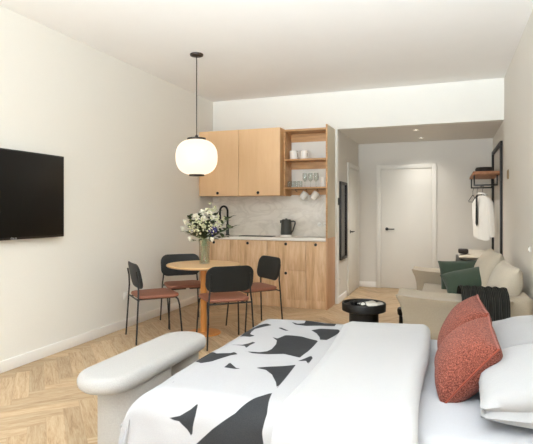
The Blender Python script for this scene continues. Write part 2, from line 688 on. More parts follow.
# ------------------------------------------------------------------ television
TV0, TV1, TZ0, TZ1 = 2.33, 3.665, 1.075, 1.815
tv = thing('television', 'large black flat screen television mounted on the left wall', 'television', (XL, (TV0 + TV1) / 2, TZ0))
o_ = (XL, (TV0 + TV1) / 2, TZ0)
MB(o_).box((XL, 2.8, 1.25), (XL + .03, 3.25, 1.6)).build('wall_bracket', M['black'], tv)
MB(o_).box((XL + .03, TV0, TZ0), (XL + .065, TV1, TZ1), .006).build('bezel', M['tvframe'], tv)
MB(o_).box((XL + .064, TV0 + .012, TZ0 + .02), (XL + .0665, TV1 - .012, TZ1 - .012), .001).build('screen', M['screen'], tv)
cy = 3.10
lg = MB(o_)
xx = XL + .066
lg.tube([(xx, cy - .022 + .009 * math.cos(2 * PI * k / 16), TZ0 + .010 + .009 * math.sin(2 * PI * k / 16)) for k in range(16)], .0016, 5, closed=True)
lg.box((xx - .001, cy - .006, TZ0 + .002), (xx + .002, cy - .003, TZ0 + .018), 0).box((xx - .001, cy - .006, TZ0 + .002), (xx + .002, cy + .004, TZ0 + .005), 0)
lg.tube([(xx, cy + .018 + .008 * math.cos(a), TZ0 + .010 + .008 * math.sin(a)) for a in [math.radians(40 + 32 * k) for k in range(11)]], .0016, 5)
lg.box((xx - .001, cy + .018, TZ0 + .008), (xx + .002, cy + .027, TZ0 + .011), 0)
lo_ = lg.build('logo', M['silver'], tv)

# ------------------------------------------------------------------ kitchen
KF = 6.42                      # plane of the fronts
KX = [XL + .004, -2.92, -2.36, -1.80, -1.525]
knobprof = [(0, 0), (.011, 0), (.011, .004), (.015, .008), (.016, .016), (.012, .020), (0, .020)]


def knob(mb, x, z, y=KF):
    mb.lathe([(r * 1.25, h) for r, h in knobprof], n=18, mat=Matrix.Translation((x, y, z)) @ Matrix.Rotation(PI / 2, 4, 'X'))
    return mb


base_labels = ['oak base cabinet in the corner behind the dining table and vase',
               'oak base cabinet with one wide door under the black hob',
               'oak base cabinet with two stacked drawers under the kettle',
               'narrow oak base cabinet with one door next to the end panel']
for i in range(4):
    x0, x1 = KX[i] + .001, KX[i + 1] - .001
    org = ((x0 + x1) / 2, KF + .22, 0)
    c = thing('base_cabinet', base_labels[i], 'cabinet', org, 0, 'oak base cabinets of the kitchenette')
    b = MB(org).box((x0, KF + .02, .105), (x1, YB - .003, .90), .001)
    b.build('body', M['oak'], c)
    MB(org).box((x0, KF + .006, 0), (x1, KF + .03, .106), .001).build('plinth', M['oak'], c)
    g = .0018
    if i == 2:
        for z0, z1 in ((.108, .498), (.5015, .893)):
            d = MB(org).box((x0 + g, KF, z0), (x1 - g, KF + .019, z1), .0015).build('drawer', M['oak'], c)
            knob(MB(org), (x0 + x1) / 2, z1 - .035).build('knob', M['black'], d)
    else:
        d = MB(org).box((x0 + g, KF, .108), (x1 - g, KF + .019, .893), .0015).build('door', M['oak'], c)
        knob(MB(org), (x0 + x1) / 2, .858).build('knob', M['black'], d)

ct = MB((-2.45, 6.65, .90)).box((XL + .003, KF - .012, .902), (-1.526, YB - .022, .945), .004)
tag(ct.build('countertop', M['counter']), 'pale stone worktop running along the kitchenette cabinets', 'countertop')
struct(MB().box((XL + .002, YB - .02, .90), (-1.526, YB, 1.53), .001).build('wall_backsplash', M['marble']))
# end panels, lower oak and upper beige, front edge banded in oak
tag(MB((-1.5, 6.65, 0)).box((-1.524, KF - .018, 0), (-1.503, YB - .001, .945), .002).build('end_panel', M['oakg']),
    'oak end panel closing the base cabinets on the hall side', 'panel')
ep = thing('end_panel', 'tall beige upper end panel with oak front edge beside the open shelf', 'panel', (-1.5, 6.65, .946))
MB((-1.5, 6.65, .946)).box((-1.524, KF + .002, .946), (-1.503, YB - .001, ZH - .002), .002).build('board', M['beige'], ep)
MB((-1.5, 6.65, .946)).box((-1.524, KF - .018, .946), (-1.503, KF + .0015, ZH - .002), .002).build('edge_strip', M['oakx'], ep)

# wall cabinets
UZ0, UZ1 = 1.52, 2.452
UX = [XL + .004, -2.782, -2.166]
for i in range(2):
    x0, x1 = UX[i] + .001, UX[i + 1] - .001
    org = ((x0 + x1) / 2, KF + .22, UZ0)
    c = thing('wall_cabinet', ['pale wood wall cabinet in the corner by the left wall, behind the pendant lamp',
                               'pale wood wall cabinet between the corner cabinet and the open shelf'][i], 'cabinet', org, 0,
              'wall cabinets over the worktop')
    MB(org).box((x0, KF + .02, UZ0 + .002), (x1, YB - .003, UZ1), .001).build('body', M['maples'], c)
    d = MB(org).box((x0 + .0015, KF, UZ0), (x1 - .0015, KF + .019, UZ1 - .002), .0015).build('door', M['maple'], c)
    knob(MB(org), (x0 + x1) / 2 - .01, UZ0 + .04).build('knob', M['black'], d)

SX0, SX1, SY = -2.163, -1.526, 6.57
org = (-1.85, SY + .15, UZ0)
sh = thing('open_shelf', 'open oak wall shelf unit with mugs and glasses, next to the wall cabinets', 'shelf', org)
Z1, Z2, ST = 2.027, 1.635, 2.438
MB(org).box((SX0, SY, UZ0), (SX0 + .02, YB - .003, ST), .001).build('side_panel', M['oakx'], sh)
MB(org).box((SX1 - .02, SY, UZ0), (SX1, YB - .003, ST), .001).build('side_panel', M['oakx'], sh)
MB(org).box((SX0 + .02, SY, ST - .025), (SX1 - .02, YB - .003, ST), .001).build('top_board', M['oakx'], sh)
for z in (Z1, Z2):
    MB(org).box((SX0 + .02, SY, z - .02), (SX1 - .02, YB - .003, z), .001).build('shelf_board', M['oakx'], sh)
for z0, z1 in ((2.295, ST - .026), (1.905, Z1 - .021), (UZ0 + .015, Z2 - .021)):
    MB(org).box((SX0 + .02, YB - .022, z0), (SX1 - .02, YB - .003, z1), .001).build('back_rail', M['oakx'], sh)
HOOKX = (-2.03, -1.880, -1.722)
HY = 6.72
for hx in HOOKX:
    MB(org).tube([(hx, HY, Z2 - .020), (hx, HY, Z2 - .045), (hx + .012, HY, Z2 - .056), (hx + .022, HY, Z2 - .046)], .004, 8).build('mug_hook', M['black'], sh)


def mug_shape(org, r=.048, h=.095):
    b = MB()
    b.lathe([(0, 0), (r * .86, 0), (r * .95, .008), (r, .03), (r, h), (r - .004, h + .001), (r - .005, h - .002), (r - .006, .012), (0, .008)], n=28)
    return b


def mug(label, loc, rot=(0, 0, 0), r=.048, h=.095, group=None):
    t = thing('mug', label, 'mug', loc, 0, group)
    t.rotation_euler = rot
    mug_shape(None, r, h).build('cup', M['white'], t)
    MB().tube([(r * .97 + .034 * math.sin(a), 0, h * .5 + h * .31 * math.cos(a)) for a in [PI * k / 12 for k in range(13)]], .0065, 8).build('handle', M['white'], t)
    return t


mug('large white mug on the upper open shelf, nearer the wall cabinet', (-2.055, 6.70, Z1 + .001), (0, 0, -.3), .058, .125, 'mugs on the upper shelf')
mug('large white mug on the upper open shelf, nearer the end panel', (-1.908, 6.70, Z1 + .001), (0, 0, -.3), .055, .12, 'mugs on the upper shelf')
for k, hx in enumerate(HOOKX[1:]):
    mug(['white mug hanging tilted from a hook under the shelf, nearer the wall cabinet',
         'white mug hanging tilted from a hook under the shelf, nearer the end panel'][k],
        (hx - .063, HY, Z2 - .150), (0, math.radians(38), 0), .050, .10, 'mugs hanging under the shelf')
# tumblers
gp = [(0, 0), (.023, 0), (.026, .09), (.0245, .09), (.022, .008), (0, .008)]
tumb = None
for k in range(4):
    x = -2.118 + .056 * k
    if tumb is None:
        tumb = MB().lathe(gp, n=20).build('tumbler', M['glass'])
        t = tumb
    else:
        t = tumb.copy()
        COL.objects.link(t)
    t.location = (x, 6.68, Z2 + .001)
    tag(t, ['short glass tumbler at the end of its row by the wall cabinet', 'short glass tumbler second in its row from the wall cabinet',
            'short glass tumbler third in its row from the wall cabinet', 'short glass tumbler fourth in its row, next to the stemmed glasses'][k],
        'glass', 'tumblers on the lower shelf')
sg = [(0, 0), (.032, 0), (.032, .003), (.005, .008), (.004, .07), (.012, .082), (.033, .11), (.035, .16), (.030, .20),
      (.0285, .20), (.0335, .16), (.031, .112), (.010, .086), (0, .082)]
stem0 = None
for k in range(3):
    x = -1.892 + .080 * k
    if stem0 is None:
        stem0 = MB().lathe(sg, n=22).build('stemmed_glass', M['glass'])
        t = stem0
    else:
        t = stem0.copy()
        COL.objects.link(t)
    t.location = (x, 6.70, Z2 + .001)
    tag(t, ['stemmed wine glass next to the short tumblers', 'middle one of the three stemmed wine glasses on the shelf', 'stemmed wine glass next to the white canister'][k],
        'glass', 'wine glasses on the lower shelf')
tag(MB((-1.625, 6.70, Z2)).lathe([(0, 0), (.042, 0), (.046, .01), (.046, .13), (.043, .134), (.041, .13), (.041, .01), (0, .008)], (-1.625, 6.70, Z2 + .001), 28)
    .build('canister', M['white']), 'plain white ceramic canister on the lower open shelf by the end panel', 'canister')

# worktop objects
tag(MB((-2.55, 6.6, .945)).prism(rrect(.50, .20, .02, cx=-2.57, cy=6.60), .9455, .952, .002).build('hob', M['screen']),
    'flat black hob set in the pale worktop', 'hob')
fx, fy = -3.08, 6.70
fa = thing('faucet', 'tall black arched kitchen faucet on the worktop behind the flowers', 'faucet', (fx, fy, .945))
org = (fx, fy, .945)
MB(org).lathe([(0, 0), (.030, 0), (.030, .012), (.022, .02), (.022, .16), (.017, .17), (0, .17)], (fx, fy, .9455), 20).build('body', M['black'], fa)
pts = [(fx, fy, 1.10), (fx, fy, 1.28)] + [(fx - .055 + .055 * math.cos(a), fy - .015 * (1 - math.cos(a)), 1.30 + .075 * math.sin(a)) for a in [PI * k / 14 for k in range(15)]] + [(fx - .11, fy - .03, 1.25), (fx - .11, fy - .03, 1.20)]
MB(org).tube(pts, .0155, 10).build('spout', M['black'], fa)
MB(org).tube([(fx - .11, fy - .03, 1.245), (fx - .11, fy - .03, 1.16)], .017, 12).build('spray_head', M['black'], fa)
MB(org).tube([(fx + .018, fy, 1.05), (fx + .085, fy - .01, 1.065)], .007, 8).build('lever', M['black'], fa)

kx, ky = -2.16, 6.68
kt = thing('kettle', 'dark grey electric kettle on its pale base on the worktop', 'kettle', (kx, ky, .945))
org = (kx, ky, .945)
MB(org).lathe([(0, 0), (.082, 0), (.085, .006), (.083, .022), (.07, .026), (0, .026)], (kx, ky, .9455), 28).build('power_base', M['white'], kt)
MB(org).lathe([(0, .028), (.078, .028), (.080, .04), (.071, .225), (.069, .232), (0, .232)], (kx, ky, .945), 28) \
    .prism([(-.066, -.016), (-.093, 0), (-.066, .016)], 1.135, 1.175, mat=Matrix.Translation((kx, ky, 0))).build('body', M['kettle'], kt)
MB(org).lathe([(0, .2325), (.064, .2325), (.060, .242), (.016, .244), (.014, .256), (0, .257)], (kx, ky, .945), 28).build('lid', M['kettle'], kt)
MB(org).tube([(kx + .068, ky, 1.155), (kx + .10, ky - .0, 1.163), (kx + .128, ky, 1.155), (kx + .130, ky, 1.13), (kx + .098, ky, 1.03), (kx + .076, ky, 1.00)], .0105, 10).build('handle', M['kettle'], kt)
for k, x in enumerate((-1.72, -1.645)):
    t = thing('wall_socket', ['round white wall socket on the backsplash, the one nearer the kettle', 'round white wall socket on the backsplash, the one nearer the end panel'][k],
              'socket', (x, YB - .02, 1.115), 0, 'sockets on the backsplash')
    MB().lathe([(0, 0), (.034, 0), (.034, .005), (.030, .008), (.024, .008), (.022, .002), (0, .002)], n=24, mat=Matrix.Rotation(PI / 2, 4, 'X')).build('plate', M['white'], t)
    MB().ball((-.008, -.004, 0), .0035, 1).ball((.008, -.004, 0), .0035, 1).build('contact_holes', M['black'], t)

# ------------------------------------------------------------------ pendant lamp
px_, py_ = -2.522, 4.70
pl = thing('pendant_lamp', 'glowing opal glass globe pendant lamp hanging over the dining table', 'lamp', (px_, py_, ZC))
org = (px_, py_, ZC)
MB(org).lathe([(0, 0), (.07, 0), (.072, -.006), (.068, -.018), (.012, -.028), (0, -.028)], (px_, py_, ZC), 28).build('canopy', M['lampmetal'], pl)
MB(org).tube([(px_, py_, ZC - .02), (px_, py_, 2.10)], .0055, 8).build('cord', M['lampmetal'], pl)
gz = 1.882
prof = []
for k in range(33):
    a = -PI / 2 + PI * k / 32
    ca, sa = math.cos(a), math.sin(a)
    prof.append((.222 * abs(ca) ** .72, .190 * math.copysign(abs(sa) ** .85, sa)))
prof[0], prof[-1] = (0, -.190), (0, .190)
MB(org).lathe(prof, (px_, py_, gz), 40).build('glass_globe', M['globe'], pl)
MB(org).lathe([(0, .186), (.098, .186), (.100, .192), (.098, .203), (.02, .207), (.012, .235), (0, .235)], (px_, py_, gz), 32).build('top_cap', M['lampmetal'], pl)
MB(org).lathe([(0, -.200), (.078, -.200), (.082, -.194), (.082, -.184), (0, -.184)], (px_, py_, gz), 32).build('bottom_cap', M['lampmetal'], pl)

# ------------------------------------------------------------------ dining table
tx, ty = -2.47, 4.76
dt = thing('dining_table', 'small round pale wood pedestal dining table carrying the flower vase', 'table', (tx, ty, 0))
org = (tx, ty, 0)
MB(org).lathe([(0, .712), (.35, .712), (.385, .720), (.395, .730), (.395, .738), (.390, .742), (0, .742)], (tx, ty, 0), 56).build('table_top', M['tablewood'], dt)
MB(org).lathe([(0, .02), (.033, .02), (.033, .69), (.10, .711), (0, .711)], (tx, ty, 0), 28).build('pedestal', M['tableleg'], dt)
MB(org).lathe([(0, 0), (.172, 0), (.174, .006), (.170, .016), (.05, .022), (0, .022)], (tx + .012, ty, 0), 48).build('base_plate', M['tableleg'], dt)


# ------------------------------------------------------------------ dining chairs
def make_chair():
    t = thing('dining_chair', '', 'chair', group='dining chairs round the table')
    # seat: rounded, slightly dished leather pad
    def seat():
        b = MB()
        pts = [(x, y * (1 if y > 0 else .96)) for x, y in rrect(.465, .43, .085, 8)]
        pts = [(x * (1 - .10 * (.5 - y / .43)), y) for x, y in pts]
        b.prism(pts, .435, .468, .013, 3)
        return b
    seat().build('seat', M['leather'], t)

    def back():
        b = MB()
        w_, h_ = .475, .252
        prof = rrect(w_, h_, .085, 8)
        tm = bmesh.new()
        # curved shell made from a grid clipped by a rounded outline
        nx, ny = 24, 12

        def P(u, v, off):
            # squircle style remap so that the outline is a rounded rectangle
            x, z = u * w_ / 2, v * h_ / 2
            ax_, az_ = abs(x) - (w_ / 2 - .085), abs(z) - (h_ / 2 - .085)
            if ax_ > 0 and az_ > 0:
                m_ = max(ax_, az_)
                d_ = math.hypot(ax_, az_)
                k_ = m_ / d_
                x = math.copysign(w_ / 2 - .085 + ax_ * k_, x)
                z = math.copysign(h_ / 2 - .085 + az_ * k_, z)
            y = -.210 + .35 * x * x - .21 * z + off
            return Vector((x, y, .659 + z))
        V = {}
        for side, off in ((0, .009), (1, -.009)):
            for i in range(nx + 1):
                for j in range(ny + 1):
                    rim = i in (0, nx) or j in (0, ny)
                    V[side, i, j] = tm.verts.new(P(-1 + 2 * i / nx, -1 + 2 * j / ny, off * (.55 if rim else 1)))
        for side in (0, 1):
            for i in range(nx):
                for j in range(ny):
                    q = [V[side, i, j], V[side, i + 1, j], V[side, i + 1, j + 1], V[side, i, j + 1]]
                    tm.faces.new(q if side == 1 else q[::-1])
        ring = [(i, 0) for i in range(nx)] + [(nx, j) for j in range(ny)] + [(i, ny) for i in range(nx, 0, -1)] + [(0, j) for j in range(ny, 0, -1)]
        for a, c in zip(ring, ring[1:] + ring[:1]):
            tm.faces.new((V[0, a[0], a[1]], V[0, c[0], c[1]], V[1, c[0], c[1]], V[1, a[0], a[1]]))
        bmesh.ops.recalc_face_normals(tm, faces=tm.faces)
        b._merge(tm)
        return b
    back().build('backrest', M['chairback'], t, 50)
    for sx in (-1, 1):
        MB().tube([(sx * .235, -.238, 0), (sx * .223, -.224, .25), (sx * .215, -.214, .43), (sx * .203, -.209, .54), (sx * .196, -.215, .64), (sx * .194, -.229, .71)], .0085, 8).build('leg', M['chairleg'], t)
        MB().tube([(sx * .228, .235, 0), (sx * .212, .205, .36), (sx * .205, .192, .412), (sx * .19, .180, .426), (sx * .02, .176, .427)], .0085, 8).build('leg', M['chairleg'], t)
    MB().tube([(-.212, -.208, .424), (.212, -.208, .424)], .008, 8).tube([(-.14, .176, .424), (-.14, -.206, .424)], .008, 8) \
        .tube([(.14, .176, .424), (.14, -.206, .424)], .008, 8).build('seat_frame', M['chairleg'], t)
    return t


chair = make_chair()
spots = [((-2.88, 4.44), (.67, .74), 'black chair with brown leather seat seen side on, close to the left wall'),
         ((-2.105, 4.50), (-.66, .75), 'black chair with brown seat, its backrest towards the bed, nearest the bed'),
         ((-2.91, 5.12), (.68, -.74), 'black chair with brown seat behind the table in the corner by the left wall'),
         ((-2.065, 5.20), (-.63, -.78), 'black chair with brown seat standing close to the oak drawers')]
for i, ((x, y), f, lb) in enumerate(spots):
    o = chair if i == 0 else copy_tree(chair)
    o.location = (x, y, 0)
    o.rotation_euler = (0, 0, math.atan2(f[1], f[0]) - PI / 2)
    o['label'] = lb

# ------------------------------------------------------------------ vase and flowers
vx, vy, vz = -2.47, 4.78, .743
tag(MB((vx, vy, vz)).lathe([(0, 0), (.050, 0), (.055, .004), (.056, .03), (.052, .10), (.055, .18), (.066, .265), (.0635, .265), (.0525, .18), (.0495, .10), (.0535, .03), (.050, .012), (0, .011)],
                          (vx, vy, vz), 32).build('vase', M['glass']), 'clear glass vase holding the flowers on the dining table', 'vase')


def leafblade(b, base, d, L, wd, bend=.25, droop=.2):
    d = Vector(d).normalized()
    sd = d.cross(Vector((0, 0, 1)))
    if sd.length < .1:
        sd = Vector((1, 0, 0))
    sd.normalize()
    nrm = sd.cross(d)
    base = Vector(base)

    def fn(u, v):
        ww = wd * math.sin(PI * min(1, u * .93 + .05)) ** .8 * (v - .5) * 2
        return base + d * (L * u) + sd * ww + nrm * (abs(v - .5) * wd * bend) - Vector((0, 0, 1)) * (droop * L * u * u)
    b.grid(fn, 6, 2)


def stem_path(tip, start):
    start, tip = Vector(start), Vector(tip)
    mid = Vector((vx, vy, vz + .25)) + Vector((tip.x - vx, tip.y - vy, 0)) * .10
    pts = []
    for k in range(9):
        u = k / 8
        if u < .45:
            a = u / .45
            pts.append(start.lerp(mid, a))
        else:
            a = (u - .45) / .55
            p = mid.lerp(tip, a)
            p.z += .25 * (tip.z - mid.z) * a * (1 - a)
            pts.append(p)
    return pts


def flower(kind, tip, label, group):
    a0 = rnd.random() * 6.28
    # the short stems end high in the vase, the long ones reach its bottom
    z0_ = .014 if kind in ('round', 'bud') else .19
    st = (vx + .036 * math.cos(a0), vy + .036 * math.sin(a0), vz + z0_)
    t = thing('flower' if kind != 'branch' else 'leafy_branch', label, 'flower' if kind != 'branch' else 'branch', (vx, vy, vz), 0, group)
    org = (vx, vy, vz)
    p = stem_path(tip, st)
    MB(org).tube(p, .0017, 6).build('stem', M['stem'], t)
    tipv = Vector(tip)
    if kind == 'branch':
        b = MB(org)
        for k in range(12):
            u = .52 + .46 * k / 11
            q = p[0].lerp(p[-1], 0)
            f = u * 8
            i = min(7, int(f))
            q = p[i].lerp(p[i + 1], f - i)
            d = (p[i + 1] - p[i]).normalized()
            sd = Vector((math.cos(k * 2.4), math.sin(k * 2.4), .3))
            leafblade(b, q, d * .6 + sd, .075 + rnd.random() * .04, .017 + rnd.random() * .009)
        b.build('leaves', M['leafd'] if rnd.random() < .5 else M['leaf'], t, 60)
    else:
        b = MB(org)
        for k in range(3):
            q = p[5].lerp(p[7], k / 2)
            sd = Vector((math.cos(a0 + k * 2.2), math.sin(a0 + k * 2.2), .4))
            leafblade(b, q, sd, .08, .018)
        b.build('leaves', M['leaf'], t, 60)
        b = MB(org)
        if kind == 'round':          # loose head of many small petals
            for k in range(26):
                v = Vector((rnd.gauss(0, 1), rnd.gauss(0, 1), rnd.gauss(.2, 1))).normalized()
                b.ball(tipv + v * (.018 + .012 * rnd.random()), .010 + .004 * rnd.random(), 1, (1, 1, .8))
        elif kind == 'bud':          # tulip like bud
            for k in range(5):
                a = k * 2 * PI / 5
                leafblade(b, tipv + Vector((math.cos(a), math.sin(a), 0)) * .008, (math.cos(a) * .35, math.sin(a) * .35, 1), .05, .017, .5, 0)
            b.ball(tipv + Vector((0, 0, .014)), .014, 1, (1, 1, 1.5))
        elif kind == 'spray':        # several tiny blossoms
            for k in range(16):
                v = Vector((rnd.gauss(0, .028), rnd.gauss(0, .028), rnd.gauss(.0, .024)))
                b.ball(tipv + v, .009 + .005 * rnd.random(), 1)
        b.build('blossom', {'round': M['petal'], 'bud': M['petal'], 'spray': M['petaly'], }[kind] if 'blue' not in label else M['blue'], t, 60)
    return t


def at(dx, dy, dz):
    return (vx + dx * 1.32, vy + dy, vz + .10 + dz * .96)


for tip in (at(-.02, 0, .47), at(.04, .03, .46), at(-.06, -.04, .42), at(.08, -.02, .41), at(.02, -.06, .40), at(.0, .06, .49), at(-.1, .03, .38), at(.12, .05, .36)):
    flower('round', tip, 'white many petalled blossom crowning the bouquet in the vase', 'round white blossoms of the bouquet')
for tip in (at(-.05, -.08, .33), at(.05, -.09, .32), at(.10, -.06, .29), at(-.01, -.10, .27), at(.06, .02, .50), at(-.09, -.06, .30), at(.0, -.1, .36), at(.13, -.03, .38)):
    flower('spray', tip, 'cream spray of tiny blossoms within the bouquet in the vase', 'cream flower sprays of the bouquet')
flower('bud', at(-.17, -.02, .34), 'white bud at the upper left edge of the bouquet', 'white buds round the bouquet')
flower('bud', at(-.19, -.03, .26), 'white bud reaching farthest left out of the bouquet', 'white buds round the bouquet')
flower('bud', at(-.10, -.08, .15), 'white bud drooping beside the vase on the left', 'white buds round the bouquet')
flower('bud', at(.10, -.08, .15), 'white bud drooping beside the vase on the right', 'white buds round the bouquet')
flower('spray', at(.115, -.08, .26), 'single deep blue violet blossom low on the right of the bouquet', None)
for tip in (at(.22, .04, .42), at(.26, .03, .32), at(.17, .02, .27), at(-.16, .02, .24), at(-.05, .03, .44), at(.05, -.05, .34), at(-.10, -.04, .36), at(.10, .02, .46),
            at(.0, -.08, .24), at(-.04, -.1, .34), at(.20, .0, .20), at(-.13, .0, .30), at(-.03, -.09, .28), at(.07, -.07, .38), at(-.12, -.05, .42)):
    flower('branch', tip, 'green leafy branch among the flowers in the vase', 'green branches of the bouquet')

# ------------------------------------------------------------------ upholstered bench
bx, by = -1.715, 2.60
be = thing('bench', 'cream upholstered bench with rounded ends at the foot of the bed', 'bench', (bx, by, 0))
org = (bx, by, 0)


def stadium(w_, l_, n=14):
    r = w_ / 2
    pts = [(r * math.cos(a), l_ / 2 - r + r * math.sin(a)) for a in [PI * k / n for k in range(n + 1)]]
    pts += [(r * math.cos(a), -l_ / 2 + r + r * math.sin(a)) for a in [PI + PI * k / n for k in range(n + 1)]]
    return pts


MB(org).prism(stadium(.335, 1.10), .370, .460, .042, 6, mat=Matrix.Translation((bx, by, 0))).build('seat_cushion', M['stone'], be, 60)
MB(org).prism(stadium(.28, .52), 0, .371, .012, 3, mat=Matrix.Translation((bx + .0, by - .14, 0))).build('leg', M['benchleg'], be, 60)
MB(org).prism(stadium(.25, .25), 0, .371, .012, 3, mat=Matrix.Translation((bx + .0, by + .36, 0))).build('leg', M['benchleg'], be, 60)

# ------------------------------------------------------------------ bed
bed = thing('bed', 'double bed with white fitted sheet standing against the right wall', 'bed', (-.33, 2.66, 0))
org = (-.33, 2.66, 0)
MB(org).box((-1.24, 1.93, .09), (XR - .012, 3.40, .26), .02, 3).build('bed_base', M['benchleg'], bed)
MB(org).box((-1.26, 1.91, .262), (XR - .012, 3.42, .485), .06, 5).build('mattress', M['sheet'], bed, 60)
for x in (-1.16, .56):
    for y in (2.0, 3.33):
        MB(org).box((x - .03, y - .03, 0), (x + .03, y + .03, .092), .004).build('leg', M['blackwood'], bed)

DXS, DRX, DYN, DRN, DYF, DRF, DZT = -1.20, .12, 1.95, .12, 3.38, .10, .53


def edge(a, r):
    t = min(max(a / r, 0), PI / 2)
    pos = a if a < 0 else r * math.sin(t)
    drop = 0 if a < 0 else r * (1 - math.cos(t))
    ex = max(a - PI * r / 2, 0)
    return pos + .08 * ex, drop + ex


def duvet_pt(a, b):
    p, dx = edge(DXS - a, DRX)
    x = DXS - p
    if b < (DYN + DYF) / 2:
        p, dy = edge(DYN - b, DRN)
        y, sg_ = DYN - p, -1
    else:
        p, dy = edge(b - DYF, DRF)
        y, sg_ = DYF + p, 1
    drop = (dx ** 4 + dy ** 4) ** .25
    m_ = min(dx, dy)
    nz = noise.noise(Vector((a * 2.6, b * 2.6, 3.1))) * .012 + noise.noise(Vector((a * 7, b * 5, 8.1))) * .004
    hang = min(1, drop / .15)
    fold_ = math.sin((a if dy > dx else b) * 21) * .010 * hang
    return Vector((x - .12 * m_ - (fold_ if dx >= dy and drop > 0 else 0), y + sg_ * .12 * m_ + (sg_ * fold_ if dy > dx else 0), DZT - drop + nz * (1 - hang)))


INK = [[(-1.047, 3.333), (-0.981, 3.288), (-0.941, 3.317), (-0.953, 3.401), (-0.933, 3.403), (-0.813, 3.379), (-0.735, 3.426), (-0.729, 3.323), (-0.825, 3.3), (-0.909, 3.259), (-0.989, 3.261)], [(-0.849, 3.156), (-0.803, 3.214), (-0.691, 3.255), (-0.665, 3.214), (-0.695, 2.948), (-0.735, 2.938), (-0.757, 3.012), (-0.795, 3.09)], [(-1.232, 2.866), (-1.268, 3.039), (-1.226, 3.187), (-1.188, 3.241), (-1.141, 3.206), (-1.178, 3.146), (-1.212, 3.068), (-1.202, 2.983), (-1.188, 2.928), (-1.145, 2.899), (-1.162, 2.864)], [(-1.071, 3.142), (-1.061, 3.16), (-0.979, 3.086), (-1.003, 3.08)], [(-1.039, 2.92), (-0.989, 2.881), (-0.965, 2.965), (-0.857, 2.969), (-0.749, 2.914), (-0.737, 2.893), (-0.737, 2.667), (-0.749, 2.551), (-0.777, 2.562), (-0.851, 2.592), (-0.935, 2.551), (-1.013, 2.531), (-1.083, 2.564), (-1.049, 2.555), (-0.987, 2.568), (-0.955, 2.607), (-0.947, 2.66), (-0.955, 2.759), (-0.975, 2.831)], [(-1.208, 2.656), (-1.137, 2.675), (-1.113, 2.718), (-1.101, 2.761), (-1.081, 2.747), (-1.091, 2.691), (-1.089, 2.621), (-1.113, 2.66)], [(-0.913, 2.319), (-0.821, 2.376), (-0.735, 2.434), (-0.717, 2.181), (-0.713, 2.07), (-0.745, 2.148), (-0.799, 2.247), (-0.849, 2.3)], [(-0.745, 2.496), (-0.719, 2.549), (-0.699, 2.599), (-0.681, 2.564), (-0.677, 2.457), (-0.703, 2.51)], [(-1.25, 2.309), (-1.27, 2.422), (-1.268, 2.52), (-1.198, 2.461), (-1.127, 2.494), (-1.117, 2.52), (-1.081, 2.485), (-1.109, 2.453), (-1.129, 2.401), (-1.158, 2.323), (-1.2, 2.28)], [(-1.059, 2.261), (-1.061, 2.313), (-1.065, 2.343), (-1.045, 2.323), (-1.001, 2.282), (-0.971, 2.284), (-1.003, 2.265)], [(-0.715, 2.016), (-0.749, 1.957), (-0.819, 1.848), (-0.911, 1.773), (-0.981, 1.704), (-1.06, 1.62), (-0.67, 1.62), (-0.695, 1.79), (-0.685, 1.862)], [(-1.123, 1.79), (-1.063, 1.806), (-1.021, 1.835), (-0.995, 1.866), (-0.995, 1.813), (-1.003, 1.765), (-1.005, 1.722), (-1.027, 1.753), (-1.065, 1.784)], [(-1.19, 1.985), (-1.196, 2.004), (-1.196, 2.012), (-1.186, 1.99)]]


def ink_sdf(P):
    """signed distance (positive inside any printed shape) for an array of cloth points"""
    best = np.full(len(P), -9.0)
    for poly in INK:
        q = np.array(poly)
        # round the outline a little so the printed shapes curve
        r = []
        for i in range(len(q)):
            p0, p1, p2, p3 = q[i - 1], q[i], q[(i + 1) % len(q)], q[(i + 2) % len(q)]
            for u in (0, .33, .67):
                r.append(.5 * ((2 * p1) + (p2 - p0) * u * .8 + (2 * p0 * .8 - (2 + 2.2) * p1 + (4 * .8 + 1.0) * p2 - .8 * p3 - (0.0) * p0) * 0) if u == 0 else p1 + (p2 - p1) * u + ((p2 - p1) - (p1 - p0)) * 0)
        q = np.array(r)
        d = np.full(len(P), 9.0)
        ins = np.zeros(len(P), bool)
        for a, b in zip(q, np.roll(q, -1, 0)):
            ab, ap = b - a, P - a
            h = np.clip((ap @ ab) / max(ab @ ab, 1e-9), 0, 1)
            d = np.minimum(d, np.hypot(*(ap - h[:, None] * ab).T))
            c = ((a[1] > P[:, 1]) != (b[1] > P[:, 1]))
            xx_ = (b[0] - a[0]) * (P[:, 1] - a[1]) / ((b[1] - a[1]) if abs(b[1] - a[1]) > 1e-9 else 1e-9) + a[0]
            ins ^= c & (P[:, 0] < xx_)
        best = np.maximum(best, np.where(ins, d, -d))
    return best


du = thing('duvet', 'white duvet printed with bold black shapes and folded back, spread over the bed', 'duvet', (-.75, 2.66, DZT))
org = Vector((-.75, 2.66, DZT))
A0, A1, B0, B1 = -1.56, -.30, 1.58, 3.72
NA, NB = 140, 230
bm = bmesh.new()
V, PQ = [], []
for i in range(NA + 1):
    row = []
    for j in range(NB + 1):
        a, b = A0 + (A1 - A0) * i / NA, B0 + (B1 - B0) * j / NB
        row.append(bm.verts.new(duvet_pt(a, b) - org))
        PQ.append((a, b))
    V.append(row)
for i in range(NA):
    for j in range(NB):
        bm.faces.new((V[i][j], V[i + 1][j], V[i + 1][j + 1], V[i][j + 1]))
me = bpy.data.meshes.new('cover')
bm.to_mesh(me)
bm.free()
at_ = me.attributes.new('ink', 'FLOAT', 'POINT')
at_.data.foreach_set('value', ink_sdf(np.array(PQ)).astype(np.float32))
me.materials.append(M['duvet'])
me.shade_smooth()
cov = bpy.data.objects.new('cover', me)
COL.objects.link(cov)
cov.parent = du
so = cov.modifiers.new('thickness', 'SOLIDIFY')
